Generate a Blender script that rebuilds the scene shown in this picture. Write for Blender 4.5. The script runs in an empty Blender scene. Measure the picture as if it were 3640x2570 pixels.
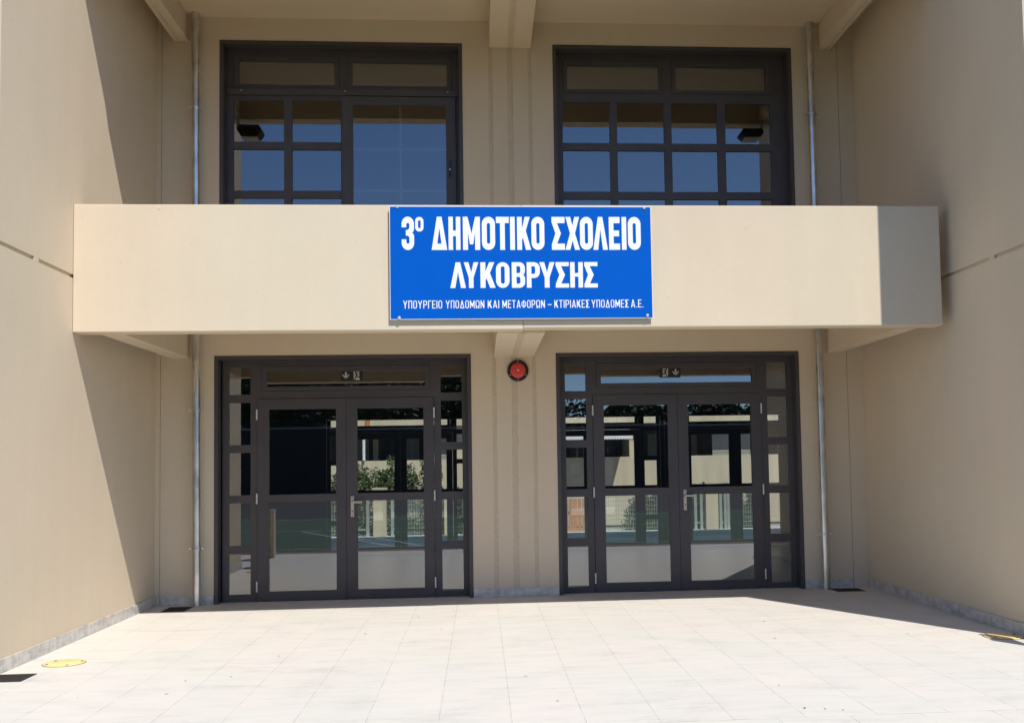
import bpy, bmesh, math, random
from mathutils import Vector, Matrix
rng = random.Random(7)
scene = bpy.context.scene
col = scene.collection

# ------------------------------------------------------------------ camera, sky, sun, exposure
CAM = Vector((-0.771, -11.631, 1.462))
cd = bpy.data.cameras.new("camera"); cam = bpy.data.objects.new("camera", cd); col.objects.link(cam)
R_ = Vector((0.99691831, -0.07662921, -0.01678833)); U_ = Vector((0.01235016, -0.05802818, 0.99823855)); F_ = Vector((0.07746843, 0.99536963, 0.05690298))
M = Matrix(((R_.x, U_.x, -F_.x, CAM.x), (R_.y, U_.y, -F_.y, CAM.y), (R_.z, U_.z, -F_.z, CAM.z), (0, 0, 0, 1)))
cam.matrix_world = M
cd.sensor_width = 36.0; cd.lens = 36.604; cd.shift_x = -0.04718; cd.shift_y = 0.0414
cd.clip_start = 0.1; cd.clip_end = 2000
scene.camera = cam

SUN = Vector((0.493, -1.0, 1.5)).normalized()          # towards the sun
EL = math.asin(SUN.z); AZ = math.atan2(SUN.x, SUN.y)
w = bpy.data.worlds.new("World"); scene.world = w; w.use_nodes = True
nt = w.node_tree; bg = nt.nodes["Background"]
sky = nt.nodes.new("ShaderNodeTexSky"); sky.sky_type = 'NISHITA'; sky.sun_disc = False
sky.sun_elevation = EL; sky.sun_rotation = AZ; sky.air_density = 0.85; sky.dust_density = 0.0; sky.ozone_density = 6.0; sky.altitude = 800
nt.links.new(sky.outputs[0], bg.inputs[0]); bg.inputs[1].default_value = 0.105
sl = bpy.data.lights.new("sun", 'SUN'); sl.energy = 3.55; sl.angle = math.radians(0.5); sl.color = (1.0, 0.955, 0.885)
so = bpy.data.objects.new("sun", sl); col.objects.link(so); so.location = (6, -16, 20)
so.rotation_euler = SUN.to_track_quat('Z', 'Y').to_euler()
scene.view_settings.view_transform = 'Standard'; scene.view_settings.look = 'None'
scene.view_settings.exposure = 0.57; scene.view_settings.gamma = 1.0
scene.render.engine = 'CYCLES'
scene.cycles.max_bounces = 14; scene.cycles.diffuse_bounces = 7; scene.cycles.glossy_bounces = 6
scene.cycles.transparent_max_bounces = 24; scene.cycles.use_denoising = True
scene.cycles.sample_clamp_indirect = 6.0

# ------------------------------------------------------------------ materials
def nodes_of(name):
    m = bpy.data.materials.new(name); m.use_nodes = True
    return m, m.node_tree, m.node_tree.nodes["Principled BSDF"]
def N(nt, t, **k):
    n = nt.nodes.new(t)
    for a, b in k.items(): setattr(n, a, b)
    return n
def mathn(nt, op, a, b=None, c=None):
    n = N(nt, "ShaderNodeMath", operation=op)
    for i, v in enumerate((a, b, c)):
        if v is None: continue
        if isinstance(v, (int, float)): n.inputs[i].default_value = v
        else: nt.links.new(v, n.inputs[i])
    return n.outputs[0]
def noise(nt, co, scale, detail=4, rough=0.55, stretch=None):
    if stretch:
        mp = N(nt, "ShaderNodeMapping"); mp.inputs['Scale'].default_value = stretch
        nt.links.new(co, mp.inputs[0]); co = mp.outputs[0]
    n = N(nt, "ShaderNodeTexNoise"); n.inputs['Scale'].default_value = scale
    n.inputs['Detail'].default_value = detail; n.inputs['Roughness'].default_value = rough
    nt.links.new(co, n.inputs['Vector']); return n.outputs[0]
def ramp(nt, fac, stops):
    r = N(nt, "ShaderNodeValToRGB"); e = r.color_ramp.elements
    e[0].position, e[1].position = stops[0][0], stops[-1][0]
    e[0].color = (*stops[0][1], 1); e[1].color = (*stops[-1][1], 1)
    for p, c in stops[1:-1]:
        x = e.new(p); x.color = (*c, 1)
    nt.links.new(fac, r.inputs[0]); return r.outputs[0]
def mix(nt, fac, a, b, mode='MIX'):
    n = N(nt, "ShaderNodeMix", data_type='RGBA', blend_type=mode)
    for i, v in ((0, fac), (6, a), (7, b)):
        if isinstance(v, (int, float)): n.inputs[i].default_value = v
        elif isinstance(v, tuple): n.inputs[i].default_value = (*v, 1)
        else: nt.links.new(v, n.inputs[i])
    return n.outputs[2]
def bump(nt, b, h, strength, dist=0.01):
    n = N(nt, "ShaderNodeBump"); n.inputs['Strength'].default_value = strength; n.inputs['Distance'].default_value = dist
    nt.links.new(h, n.inputs['Height']); nt.links.new(n.outputs[0], b.inputs['Normal'])
def wpos(nt): return N(nt, "ShaderNodeNewGeometry").outputs['Position']

def mat_plain(name, c, rough=0.6, metal=0.0, var=0.12, scale=6.0, bmp=0.0, bscale=200.0, spec=0.5, stretch=None):
    m, nt, b = nodes_of(name); co = wpos(nt)
    f = noise(nt, co, scale, 5, 0.6, stretch)
    nt.links.new(ramp(nt, f, [(0.3, tuple(x * (1 - var) for x in c)), (0.7, tuple(min(1, x * (1 + var)) for x in c))]), b.inputs['Base Color'])
    b.inputs['Roughness'].default_value = rough; b.inputs['Metallic'].default_value = metal
    b.inputs['Specular IOR Level'].default_value = spec
    if bmp: bump(nt, b, noise(nt, co, bscale, 3, 0.6), bmp, 0.003)
    return m
def mat_render(name, c, streak=0.06, mott=0.05):
    """painted cement render: soft roller mottling, faint run-down streaks, fine grain"""
    m, nt, b = nodes_of(name); co = wpos(nt)
    a = noise(nt, co, 0.9, 6, 0.6)
    s = noise(nt, co, 1.0, 4, 0.55, (5.0, 5.0, 0.35))
    g = noise(nt, co, 22.0, 4, 0.65)
    base = ramp(nt, a, [(0.28, tuple(x * (1 - mott) for x in c)), (0.72, tuple(x * (1 + mott) for x in c))])
    k = ramp(nt, s, [(0.3, (1 - streak, 1 - streak * 1.05, 1 - streak * 1.15)), (0.62, (1.0, 1.0, 1.0))])
    base = mix(nt, 1.0, base, k, 'MULTIPLY')
    kg = ramp(nt, g, [(0.3, (0.985, 0.985, 0.985)), (0.7, (1.013, 1.013, 1.013))])
    base = mix(nt, 1.0, base, kg, 'MULTIPLY')
    hv = noise(nt, co, 0.7, 2, 0.5, (1.0, 1.0, 0.7))
    base = mix(nt, 1.0, base, ramp(nt, hv, [(0.35, (1.012, 0.992, 0.985)), (0.65, (0.985, 1.008, 1.0))]), 'MULTIPLY')
    sp = noise(nt, co, 30.0, 2, 0.5)
    base = mix(nt, mathn(nt, 'MULTIPLY', ramp(nt, sp, [(0.745, (0, 0, 0)), (0.78, (1, 1, 1))]), 0.5), base, tuple(x * 0.45 for x in c))
    nt.links.new(base, b.inputs['Base Color']); b.inputs['Roughness'].default_value = 0.88
    b.inputs['Specular IOR Level'].default_value = 0.25
    n2 = noise(nt, co, 260.0, 2, 0.6); n3 = noise(nt, co, 5.0, 3, 0.5)
    bump(nt, b, mathn(nt, 'ADD', n2, mathn(nt, 'MULTIPLY', n3, 3.0)), 0.22, 0.002)
    return m
def mat_glass(name, ior=2.6, tint=(0.965, 0.98, 0.965)):
    m = bpy.data.materials.new(name); m.use_nodes = True; nt = m.node_tree; nt.nodes.remove(nt.nodes["Principled BSDF"])
    out = nt.nodes["Material Output"]
    t = N(nt, "ShaderNodeBsdfTransparent"); t.inputs[0].default_value = (*tint, 1)
    g = N(nt, "ShaderNodeBsdfGlossy"); g.inputs['Roughness'].default_value = 0.0; g.inputs[0].default_value = (0.93, 0.96, 1.0, 1)
    fr = N(nt, "ShaderNodeFresnel"); fr.inputs[0].default_value = ior
    geo = N(nt, "ShaderNodeNewGeometry")
    front = mathn(nt, 'SUBTRACT', 1.0, geo.outputs['Backfacing'])
    fac = mathn(nt, 'MULTIPLY', fr.outputs[0], front)
    mx = N(nt, "ShaderNodeMixShader"); nt.links.new(fac, mx.inputs[0]); nt.links.new(t.outputs[0], mx.inputs[1]); nt.links.new(g.outputs[0], mx.inputs[2])
    nt.links.new(mx.outputs[0], out.inputs[0]); return m

WALLC = (0.640, 0.540, 0.408)
M_wall = mat_render("cream_render", WALLC, 0.022, 0.03)
M_joint = mat_plain("joint_sealant", (0.55, 0.45, 0.33), 0.75, var=0.12, scale=40, bmp=0.5, bscale=90)
M_frame = mat_plain("anthracite_aluminium", (0.062, 0.055, 0.058), 0.42, 0.0, 0.10, 3.0, 0.05, 700, spec=0.4)
M_glass = mat_glass("pane_glass")
M_galv = mat_plain("galvanised_steel", (0.62, 0.62, 0.61), 0.30, 0.9, 0.30, 11.0, 0.12, 45, stretch=(1, 1, 0.35))
M_steel = mat_plain("brushed_steel", (0.55, 0.47, 0.37), 0.36, 0.85, 0.08, 40)
M_hinge = mat_plain("white_hinge_metal", (0.62, 0.62, 0.62), 0.4, 0.3, 0.05)
M_screw = mat_plain("screw_zinc", (0.75, 0.75, 0.75), 0.35, 0.6, 0.05)
M_black = mat_plain("black_plastic", (0.012, 0.012, 0.012), 0.4, var=0.2)
M_red = mat_plain("red_enamel", (0.60, 0.05, 0.04), 0.38, var=0.06)
M_blue = mat_plain("blue_printed_panel", (0.001, 0.095, 0.48), 0.5, var=0.03, scale=1.5, spec=0.05)
M_white = mat_plain("white_vinyl", (0.80, 0.80, 0.82), 0.45, var=0.015)
M_room = mat_plain("unlit_room_tone", (0.035, 0.030, 0.026), 0.7, var=0.15, scale=2)  # the rooms' lack of light is put into this dark colour
M_roomf = mat_plain("unlit_terrazzo", (0.06, 0.06, 0.055), 0.35, var=0.2, scale=30)  # floor colour darkened likewise for the unlit hall
M_exitg = mat_plain("exit_pictogram", (0.42, 0.44, 0.40), 0.6, var=0.05)
M_iron = mat_plain("cast_iron", (0.030, 0.026, 0.024), 0.75, 0.2, 0.4, 60, 0.6, 70)
M_yellow = mat_plain("yellow_paint", (0.80, 0.60, 0.27), 0.6, var=0.12, scale=18, bmp=0.3, bscale=120)
M_leafdry = mat_plain("dry_leaf", (0.12, 0.06, 0.03), 0.8, var=0.3, scale=60)

def mat_marble(name):
    m, nt, b = nodes_of(name); co = wpos(nt)
    d = noise(nt, co, 3.0, 8, 0.65, (2.2, 2.2, 6.0)); v = noise(nt, co, 9.0, 6, 0.7, (1.5, 1.5, 0.4))
    base = ramp(nt, d, [(0.3, (0.36, 0.35, 0.335)), (0.52, (0.59, 0.565, 0.53)), (0.7, (0.67, 0.64, 0.59))])
    k = ramp(nt, v, [(0.35, (0.76, 0.76, 0.76)), (0.55, (1, 1, 1))])
    nt.links.new(mix(nt, 1.0, base, k, 'MULTIPLY'), b.inputs['Base Color']); b.inputs['Roughness'].default_value = 0.4; return m
M_marble = mat_marble("grey_veined_marble")

def mat_pavement(name):
    m, nt, b = nodes_of(name); co = wpos(nt)
    sx = N(nt, "ShaderNodeSeparateXYZ"); nt.links.new(co, sx.inputs[0])
    X, Y = sx.outputs[0], sx.outputs[1]
    W = 0.4178
    # beyond the cross joint near the camera the rows are shifted
    past = mathn(nt, 'LESS_THAN', Y, -5.745)
    u = mathn(nt, 'DIVIDE', mathn(nt, 'SUBTRACT', mathn(nt, 'ADD', X, mathn(nt, 'MULTIPLY', past, 0.17)), 0.227), W)
    ci = mathn(nt, 'FLOOR', u); fu = mathn(nt, 'SUBTRACT', u, ci)
    du = mathn(nt, 'MULTIPLY', mathn(nt, 'MINIMUM', fu, mathn(nt, 'SUBTRACT', 1.0, fu)), W)
    wn = N(nt, "ShaderNodeTexWhiteNoise", noise_dimensions='1D'); nt.links.new(ci, wn.inputs['W'])
    v = mathn(nt, 'ADD', mathn(nt, 'DIVIDE', Y, 0.83), mathn(nt, 'MULTIPLY', wn.outputs[0], 1.0))
    ri = mathn(nt, 'FLOOR', v); fv = mathn(nt, 'SUBTRACT', v, ri)
    dv = mathn(nt, 'MULTIPLY', mathn(nt, 'MINIMUM', fv, mathn(nt, 'SUBTRACT', 1.0, fv)), 0.83)
    cj = mathn(nt, 'ABSOLUTE', mathn(nt, 'ADD', Y, 5.745))
    j1 = mathn(nt, 'LESS_THAN', du, 0.0027); j2 = mathn(nt, 'MULTIPLY', mathn(nt, 'LESS_THAN', dv, 0.0012), 0.03); j3 = mathn(nt, 'LESS_THAN', cj, 0.004)
    jn = noise(nt, co, 5.0, 4, 0.6)
    jf = mathn(nt, 'MULTIPLY', mathn(nt, 'MAXIMUM', j1, mathn(nt, 'MAXIMUM', j2, j3)), ramp(nt, jn, [(0.36, (0.12,) * 3), (0.62, (0.95,) * 3)]))
    cmb = N(nt, "ShaderNodeCombineXYZ"); nt.links.new(ci, cmb.inputs[0]); nt.links.new(ri, cmb.inputs[1])
    w2 = N(nt, "ShaderNodeTexWhiteNoise", noise_dimensions='3D'); nt.links.new(cmb.outputs[0], w2.inputs['Vector'])
    tile = ramp(nt, w2.outputs[0], [(0.0, (0.628, 0.602, 0.553)), (0.5, (0.640, 0.610, 0.562)), (1.0, (0.648, 0.614, 0.568))])
    off = N(nt, "ShaderNodeVectorMath", operation='ADD'); nt.links.new(co, off.inputs[0])
    sc = N(nt, "ShaderNodeVectorMath", operation='SCALE'); nt.links.new(w2.outputs[1], sc.inputs[0]); sc.inputs['Scale'].default_value = 0.02
    nt.links.new(sc.outputs[0], off.inputs[1]); tc = off.outputs[0]
    vein = noise(nt, tc, 2.4, 8, 0.68, (1.0, 3.4, 1.0))
    tile = mix(nt, 1.0, tile, ramp(nt, vein, [(0.28, (0.90, 0.905, 0.91)), (0.5, (1.0, 1.0, 1.0)), (0.74, (1.05, 1.035, 0.99))]), 'MULTIPLY')
    hue = noise(nt, tc, 1.1, 3, 0.5)
    tile = mix(nt, 1.0, tile, ramp(nt, hue, [(0.3, (0.98, 1.0, 0.985)), (0.7, (1.02, 0.99, 0.985))]), 'MULTIPLY')
    dirt = noise(nt, co, 1.7, 9, 0.74, (0.8, 2.2, 1.0)); spot = noise(nt, co, 22.0, 4, 0.7, (1.0, 2.5, 1.0))
    dm = mathn(nt, 'MULTIPLY', ramp(nt, dirt, [(0.51, (0, 0, 0)), (0.69, (1, 1, 1))]), ramp(nt, spot, [(0.36, (0.15,) * 3), (0.56, (1.0,) * 3)]))
    tile = mix(nt, mathn(nt, 'MULTIPLY', dm, 0.50), tile, (0.39, 0.37, 0.35))
    small = noise(nt, co, 38.0, 2, 0.5, (1.0, 1.6, 1.0))
    tile = mix(nt, mathn(nt, 'MULTIPLY', ramp(nt, small, [(0.70, (0, 0, 0)), (0.76, (1, 1, 1))]), 0.45), tile, (0.30, 0.26, 0.22))
    tile = mix(nt, mathn(nt, 'MULTIPLY', jf, 0.56), tile, (0.20, 0.19, 0.18))
    nt.links.new(tile, b.inputs['Base Color']); b.inputs['Roughness'].default_value = 0.62; b.inputs['Specular IOR Level'].default_value = 0.3
    bump(nt, b, mathn(nt, 'SUBTRACT', noise(nt, co, 120, 3, 0.6), mathn(nt, 'MULTIPLY', jf, 4.0)), 0.12, 0.002)
    return m
M_pave = mat_pavement("pale_stone_tiles")
M_court = mat_plain("green_court_coating", (0.055, 0.10, 0.062), 0.9, var=0.18, scale=1.2, bmp=0.3, bscale=300)
M_track = mat_plain("brown_court_border", (0.19, 0.115, 0.095), 0.8, var=0.15, scale=2)
M_asph = mat_plain("dark_asphalt", (0.045, 0.045, 0.046), 0.9, var=0.2, scale=3)
M_line = mat_plain("white_line_paint", (0.62, 0.64, 0.63), 0.7, var=0.1, scale=10)
M_conc2 = mat_plain("grey_spacer", (0.035, 0.035, 0.045), 0.5)
M_conc = mat_plain("grey_concrete", (0.36, 0.38, 0.39), 0.85, var=0.12, scale=2, bmp=0.2, bscale=80)
M_earth = mat_plain("dry_earth", (0.20, 0.17, 0.13), 0.95, var=0.25, scale=1.5)
M_neigh = mat_render("neighbour_render", (0.60, 0.53, 0.41), 0.12, 0.07)
M_dark = mat_plain("dark_paint_and_shade", (0.05, 0.042, 0.036), 0.7, var=0.2)  # dark paint; on the flats it stands in for balcony shade
M_curt = mat_plain("grey_green_curtain", (0.26, 0.29, 0.25), 0.9, var=0.25, scale=1.0, stretch=(22, 1, 0.5))
M_shut = mat_plain("roller_shutter", (0.42, 0.39, 0.36), 0.6, var=0.05)
M_fence = mat_plain("pale_green_steel_wire", (0.34, 0.39, 0.37), 0.5, 0.2, 0.1)
M_orange = mat_plain("orange_paint", (0.52, 0.20, 0.06), 0.7, var=0.12, scale=6)
M_bark = mat_plain("bark", (0.10, 0.075, 0.055), 0.95, var=0.3, scale=8, bmp=0.6, bscale=30)
def mat_leaf(name, c):
    m, nt, b = nodes_of(name)
    oi = noise(nt, wpos(nt), 7.0, 3, 0.6)
    nt.links.new(ramp(nt, oi, [(0.3, tuple(x * 0.55 for x in c)), (0.7, tuple(x * 1.6 for x in c))]), b.inputs['Base Color'])
    b.inputs['Roughness'].default_value = 0.6; b.inputs['Specular IOR Level'].default_value = 0.25; return m
M_leaf = mat_leaf("glossy_green_leaves", (0.060, 0.105, 0.028))
M_leaf2 = mat_leaf("dark_pine_leaves", (0.030, 0.050, 0.022))

# ------------------------------------------------------------------ mesh helpers
class MB:
    def __init__(s): s.v = []; s.f = []; s.smooth = False
    def quad(s, *p):
        n = len(s.v); s.v += [tuple(q) for q in p]; s.f.append(tuple(range(n, n + len(p))))
    def box(s, x0, x1, y0, y1, z0, z1):
        n = len(s.v)
        s.v += [(x0, y0, z0), (x1, y0, z0), (x1, y1, z0), (x0, y1, z0), (x0, y0, z1), (x1, y0, z1), (x1, y1, z1), (x0, y1, z1)]
        s.f += [tuple(n + i for i in q) for q in ((0, 3, 2, 1), (4, 5, 6, 7), (0, 1, 5, 4), (1, 2, 6, 5), (2, 3, 7, 6), (3, 0, 4, 7))]
        return s
    def lathe(s, c, axis, prof, seg=28, cap=True):
        """prof: (distance along axis, radius)"""
        a = Vector(axis).normalized(); t = Vector((0, 0, 1)) if abs(a.z) < 0.9 else Vector((1, 0, 0))
        p = a.cross(t).normalized(); q = a.cross(p); c = Vector(c); n = len(s.v)
        for d, r in prof:
            for k in range(seg):
                g = 2 * math.pi * k / seg
                s.v.append(tuple(c + a * d + (p * math.cos(g) + q * math.sin(g)) * r))
        for i in range(len(prof) - 1):
            for k in range(seg):
                k2 = (k + 1) % seg
                s.f.append((n + i * seg + k, n + (i + 1) * seg + k, n + (i + 1) * seg + k2, n + i * seg + k2))
        if cap:
            s.f.append(tuple(n + k for k in range(seg))); s.f.append(tuple(n + (len(prof) - 1) * seg + k for k in reversed(range(seg))))
        return s
    def tube(s, a, b, r0, r1=None, seg=16):
        a, b = Vector(a), Vector(b); return s.lathe(a, b - a, [(0, r0), ((b - a).length, r0 if r1 is None else r1)], seg)
    def plate(s, x0, x1, z0, z1, yf, yb, holes=()):
        """slab in the xz plane with rectangular openings; one closed skin"""
        xs = sorted({x0, x1} | {h[i] for h in holes for i in (0, 1)}); zs = sorted({z0, z1} | {h[i] for h in holes for i in (2, 3)})
        xs = [x for x in xs if x0 <= x <= x1]; zs = [z for z in zs if z0 <= z <= z1]
        nx, nz = len(xs) - 1, len(zs) - 1
        def solid(i, j):
            if not (0 <= i < nx and 0 <= j < nz): return False
            cx, cz = (xs[i] + xs[i + 1]) / 2, (zs[j] + zs[j + 1]) / 2
            return not any(h[0] < cx < h[1] and h[2] < cz < h[3] for h in holes)
        for i in range(nx):
            for j in range(nz):
                if not solid(i, j): continue
                a, b, c, d = xs[i], xs[i + 1], zs[j], zs[j + 1]
                s.quad((a, yf, c), (b, yf, c), (b, yf, d), (a, yf, d)); s.quad((a, yb, c), (a, yb, d), (b, yb, d), (b, yb, c))
                if not solid(i - 1, j): s.quad((a, yf, c), (a, yf, d), (a, yb, d), (a, yb, c))
                if not solid(i + 1, j): s.quad((b, yf, c), (b, yb, c), (b, yb, d), (b, yf, d))
                if not solid(i, j - 1): s.quad((a, yf, c), (a, yb, c), (b, yb, c), (b, yf, c))
                if not solid(i, j + 1): s.quad((a, yf, d), (b, yf, d), (b, yb, d), (a, yb, d))
        return s
    def prism(s, pts, y0, y1):
        """polygon (x,z) extruded along y"""
        n = len(s.v); k = len(pts)
        s.v += [(x, y0, z) for x, z in pts] + [(x, y1, z) for x, z in pts]
        s.f.append(tuple(range(n, n + k))); s.f.append(tuple(range(n + 2 * k - 1, n + k - 1, -1)))
        for i in range(k):
            j = (i + 1) % k; s.f.append((n + i, n + k + i, n + k + j, n + j))
        return s
    def build(s, name, m, parent=None, bevel=0.0, smooth=False, weld=False):
        me = bpy.data.meshes.new(name); me.from_pydata(s.v, [], s.f); me.materials.append(m)
        bm = bmesh.new(); bm.from_mesh(me)
        if bevel or weld or smooth: bmesh.ops.remove_doubles(bm, verts=bm.verts, dist=1e-5)
        bmesh.ops.recalc_face_normals(bm, faces=bm.faces)
        if bevel:
            ed = [e for e in bm.edges if len(e.link_faces) == 2 and e.calc_face_angle(0) > 0.5]
            bmesh.ops.bevel(bm, geom=ed, offset=bevel, segments=2, affect='EDGES', profile=0.6)
        if smooth:
            for f in bm.faces: f.smooth = True
            for e in bm.edges:
                if len(e.link_faces) == 2 and e.calc_face_angle(0) > 0.6: e.smooth = False
        bm.to_mesh(me); bm.free()
        o = bpy.data.objects.new(name, me); col.objects.link(o)
        if parent:
            o.parent = parent
            o.matrix_parent_inverse = root_inv(parent)
        return o
def root_inv(p):
    """children keep world coordinates: undo the (pure translation) of their chain"""
    t = Vector((0, 0, 0)); q = p
    while q: 
        if q.get('_loc'): t += Vector(q['_loc'])
        q = q.parent
    # matrix_parent_inverse of ancestors already cancels; only the top Empty carries a location
    top = p
    while top.parent: top = top.parent
    if p is top: return Matrix.Translation(-Vector(top.location))
    return Matrix.Identity(4)
def tag(o, label=None, cat=None, group=None, kind=None):
    if label: o['label'] = label
    if cat: o['category'] = cat
    if group: o['group'] = group
    if kind: o['kind'] = kind
    return o
def thing(name, label, cat, loc=(0, 0, 0), group=None):
    o = bpy.data.objects.new(name, None); col.objects.link(o); o.location = loc; o.empty_display_size = 0.2
    return tag(o, label, cat, group)
def struct(name, mb, m): return tag(mb.build(name, m), kind='structure')

XL, XR = -4.29, 3.63
# ------------------------------------------------------------------ ground
g = MB(); S = 900
# one sheet to the horizon, 0.25 m under the paving
g.quad((-S, -S, -0.25), (S, -S, -0.25), (S, S, -0.25), (-S, S, -0.25)); struct('ground', g, M_earth)
g = MB(); g.box(-9, 9, -6.3, 0.19, -0.24, 0.0); struct('pavement', g, M_pave)
g = MB(); g.box(-40, 40, -19.5, -7.0, -0.2, -0.03); struct('court', g, M_court)
g = MB(); g.box(-40, 40, -6.99, -6.31, -0.2, -0.02); struct('court_border', g, M_track)
g = MB(); g.box(-40, 40, -43.9, -19.51, -0.2, -0.03); struct('asphalt_yard', g, M_asph)
def lines():
    m = MB(); z = -0.026
    def seg(a, b, w=0.05):
        a, b = Vector((*a, z)), Vector((*b, z)); d = (b - a).normalized(); n = Vector((-d.y, d.x, 0)) * w / 2
        m.quad(a - n, b - n, b + n, a + n)
    seg((-14, -7.6), (14, -7.6)); seg((-14, -13.2), (14, -13.2)); seg((-14, -18.8), (14, -18.8)); seg((-2.4, -7.63), (-5.0, -13.17)); seg((-1.9, -7.63), (-4.3, -13.17))
    k = 40
    for i in range(k):
        a, b = 2 * math.pi * i / k, 2 * math.pi * (i + 1) / k
        seg((-1.9 + 1.5 * math.cos(a), -10.4 + 1.5 * math.sin(a)), (-1.9 + 1.5 * math.cos(b), -10.4 + 1.5 * math.sin(b)))
    return m
struct('court_lines', lines(), M_line)
g = MB(); g.box(-30, 30, 8.16, 14.0, -0.24, -0.15); struct('yard_paving', g, M_conc)
g = MB(); g.box(-14, 14, 10.86, 11.16, -0.148, -0.03); struct('kerb', g, M_white)

# ------------------------------------------------------------------ the school building
B = thing('school_building', 'cream rendered school entrance building with twin glazed double doors and a balcony', 'building')
def part(name, mb, m, par=B, **k): return mb.build(name, m, par, **k)

DZ = 2.70
D1, D2 = (-3.665, -0.86), (0.09, 2.881)           # door openings
U1, U2 = (-3.614, -0.919), (0.11, 2.897)          # upper openings
UZ = 6.241
f = MB().plate(-4.235, 3.44, 0.0, 7.2, 0.0, 0.20, [(*D1, -1, DZ), (*D2, -1, DZ), (*U1, 3.2, UZ), (*U2, 3.2, UZ)])
part('wall', f, M_wall)
for a, b, y in ((XL, -4.241, 0.004), (3.446, XR, 0.002)): part('corner_strip', MB().box(a, b, y, 0.19, 0, 7.2), M_wall)
for a, b in ((-4.2405, -4.2355), (3.4405, 3.4455)): part('corner_joint', MB().box(a, b, 0.012, 0.19, 0, 7.2), M_wall)

# side walls with the horizontal groove
def side_wall(x_in, x_out, zg):
    m = MB(); a, b = sorted((x_in, x_out)); back = x_in + (0.022 if x_out > x_in else -0.022); c, d = sorted((back, x_out))
    m.box(a, b, -3.75, 0.3, 0, zg - 0.016); m.box(a, b, -3.75, 0.3, zg + 0.016, 9.5); m.box(c, d, -3.745, 0.295, zg - 0.016, zg + 0.016)
    k = sorted((x_in, back)); m.box(k[0], k[1], -3.13, -3.04, zg - 0.0165, zg + 0.0165)
    o = part('side_wall', m, M_wall)
    s = MB(); q = sorted((x_in, x_in + (-0.016 if x_out > x_in else 0.016))); yy = [-3.75, -2.86, -1.98, -1.06, -0.02]
    for i in range(4): s.box(q[0], q[1], yy[i] + 0.0015, yy[i + 1] - 0.0015, 0.001, 0.102)
    s.build('skirting', M_marble, o, bevel=0.003)
    return o
side_wall(XL, XL - 0.3, 3.160); side_wall(XR, XR + 0.3, 3.160)
for a, b in ((-4.21, -3.668), (-0.857, 0.087), (2.885, 3.43)): part('skirting', MB().box(a, b, -0.016, -0.001, 0.001, 0.098), M_marble, bevel=0.003)

# roof and its front upstand, balcony slab and parapet
f = MB(); f.box(XL, XR, -2.2, -0.001, 6.5, 7.2); part('roof_slab', f, M_wall)
f = MB(); f.box(XL, XR, -2.42, -2.201, 6.19, 7.3); part('roof_fascia', f, M_wall)
f = MB(); f.box(XL, 3.5, -2.15, -0.001, 2.98, 3.18); part('balcony_floor', f, M_wall)
f = MB(); f.box(XL + 0.003, -0.372, -2.342, -2.151, 2.668, 3.795); part('balcony_parapet', f, M_wall, bevel=0.008)
f = MB(); f.box(-0.371, 3.521, -2.340, -2.151, 2.680, 3.797); part('balcony_parapet', f, M_wall, bevel=0.010)
# downstand beams, those in the middle split by a sealed joint
def beam(x0, x1, y0, z0, z1, gx=None):
    m = MB()
    if gx: 
        m.box(x0, gx[0], y0, -0.001, z0, z1); m.box(gx[1], x1, y0, -0.001, z0, z1); m.box(gx[0], gx[1], y0 + 0.002, -0.002, z0 + 0.012, z1)
    else: m.box(x0, x1, y0, -0.001, z0, z1)
    return part('ceiling_beam', m, M_wall, bevel=0.006)
beam(-4.12, -3.92, -2.15, 2.672, 2.979); beam(3.193, 3.349, -2.15, 2.672, 2.979)
b = beam(-0.605, -0.161, -2.15, 2.655, 2.979)
MB().box(-0.403, -0.344, -2.148, -0.018, 2.650, 2.6545).build('joint_seal', M_joint, b)
for x0, x1, gx in ((-4.109, -3.947, -4.05), (3.204, 3.353, 3.30)):
    b = beam(x0, x1, -2.2, 6.215, 6.499)
    MB().box(gx - 0.008, gx + 0.008, -2.198, -0.004, 6.212, 6.2145).build('joint_seal', M_joint, b)
    for y in (-0.55, -1.25): MB().lathe((gx, y, 6.2145), (0, 0, -1), [(0, 0.016), (0.006, 0.013)], 12).build('screw', M_galv, b)
b = beam(-0.611, -0.139, -2.2, 6.195, 6.499)
MB().box(-0.405, -0.340, -2.198, -0.018, 6.190, 6.1945).build('joint_seal', M_joint, b)
# three vertical sealed joints on the pier between the doors
def seal(x, wd, z0, z1, rough):
    m = MB(); zs = [z0 + (z1 - z0) * i / 60 for i in range(61)]; prof = [(-wd / 2, 0.0), (-wd / 2 + 0.006, -0.004), (0, -0.006), (wd / 2 - 0.006, -0.004), (wd / 2, 0.0)]
    rows = []
    for z in zs:
        j = rng.uniform(-1, 1) * rough; rows.append([(x + px + j * 0.004, py * (1 + j * 0.6) - 0.0005, z) for px, py in prof])
    for r0, r1 in zip(rows, rows[1:]):
        for i in range(4): m.quad(r0[i], r0[i + 1], r1[i + 1], r1[i])
    part('joint_seal', m, M_joint, smooth=True)
for x, wd, q in ((-0.602, 0.045, 0.2), (-0.379, 0.062, 1.0), (-0.155, 0.042, 0.3)):
    seal(x, wd, 0.10, 2.652, q); seal(x, wd, 3.19, 6.19, q)

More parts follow.
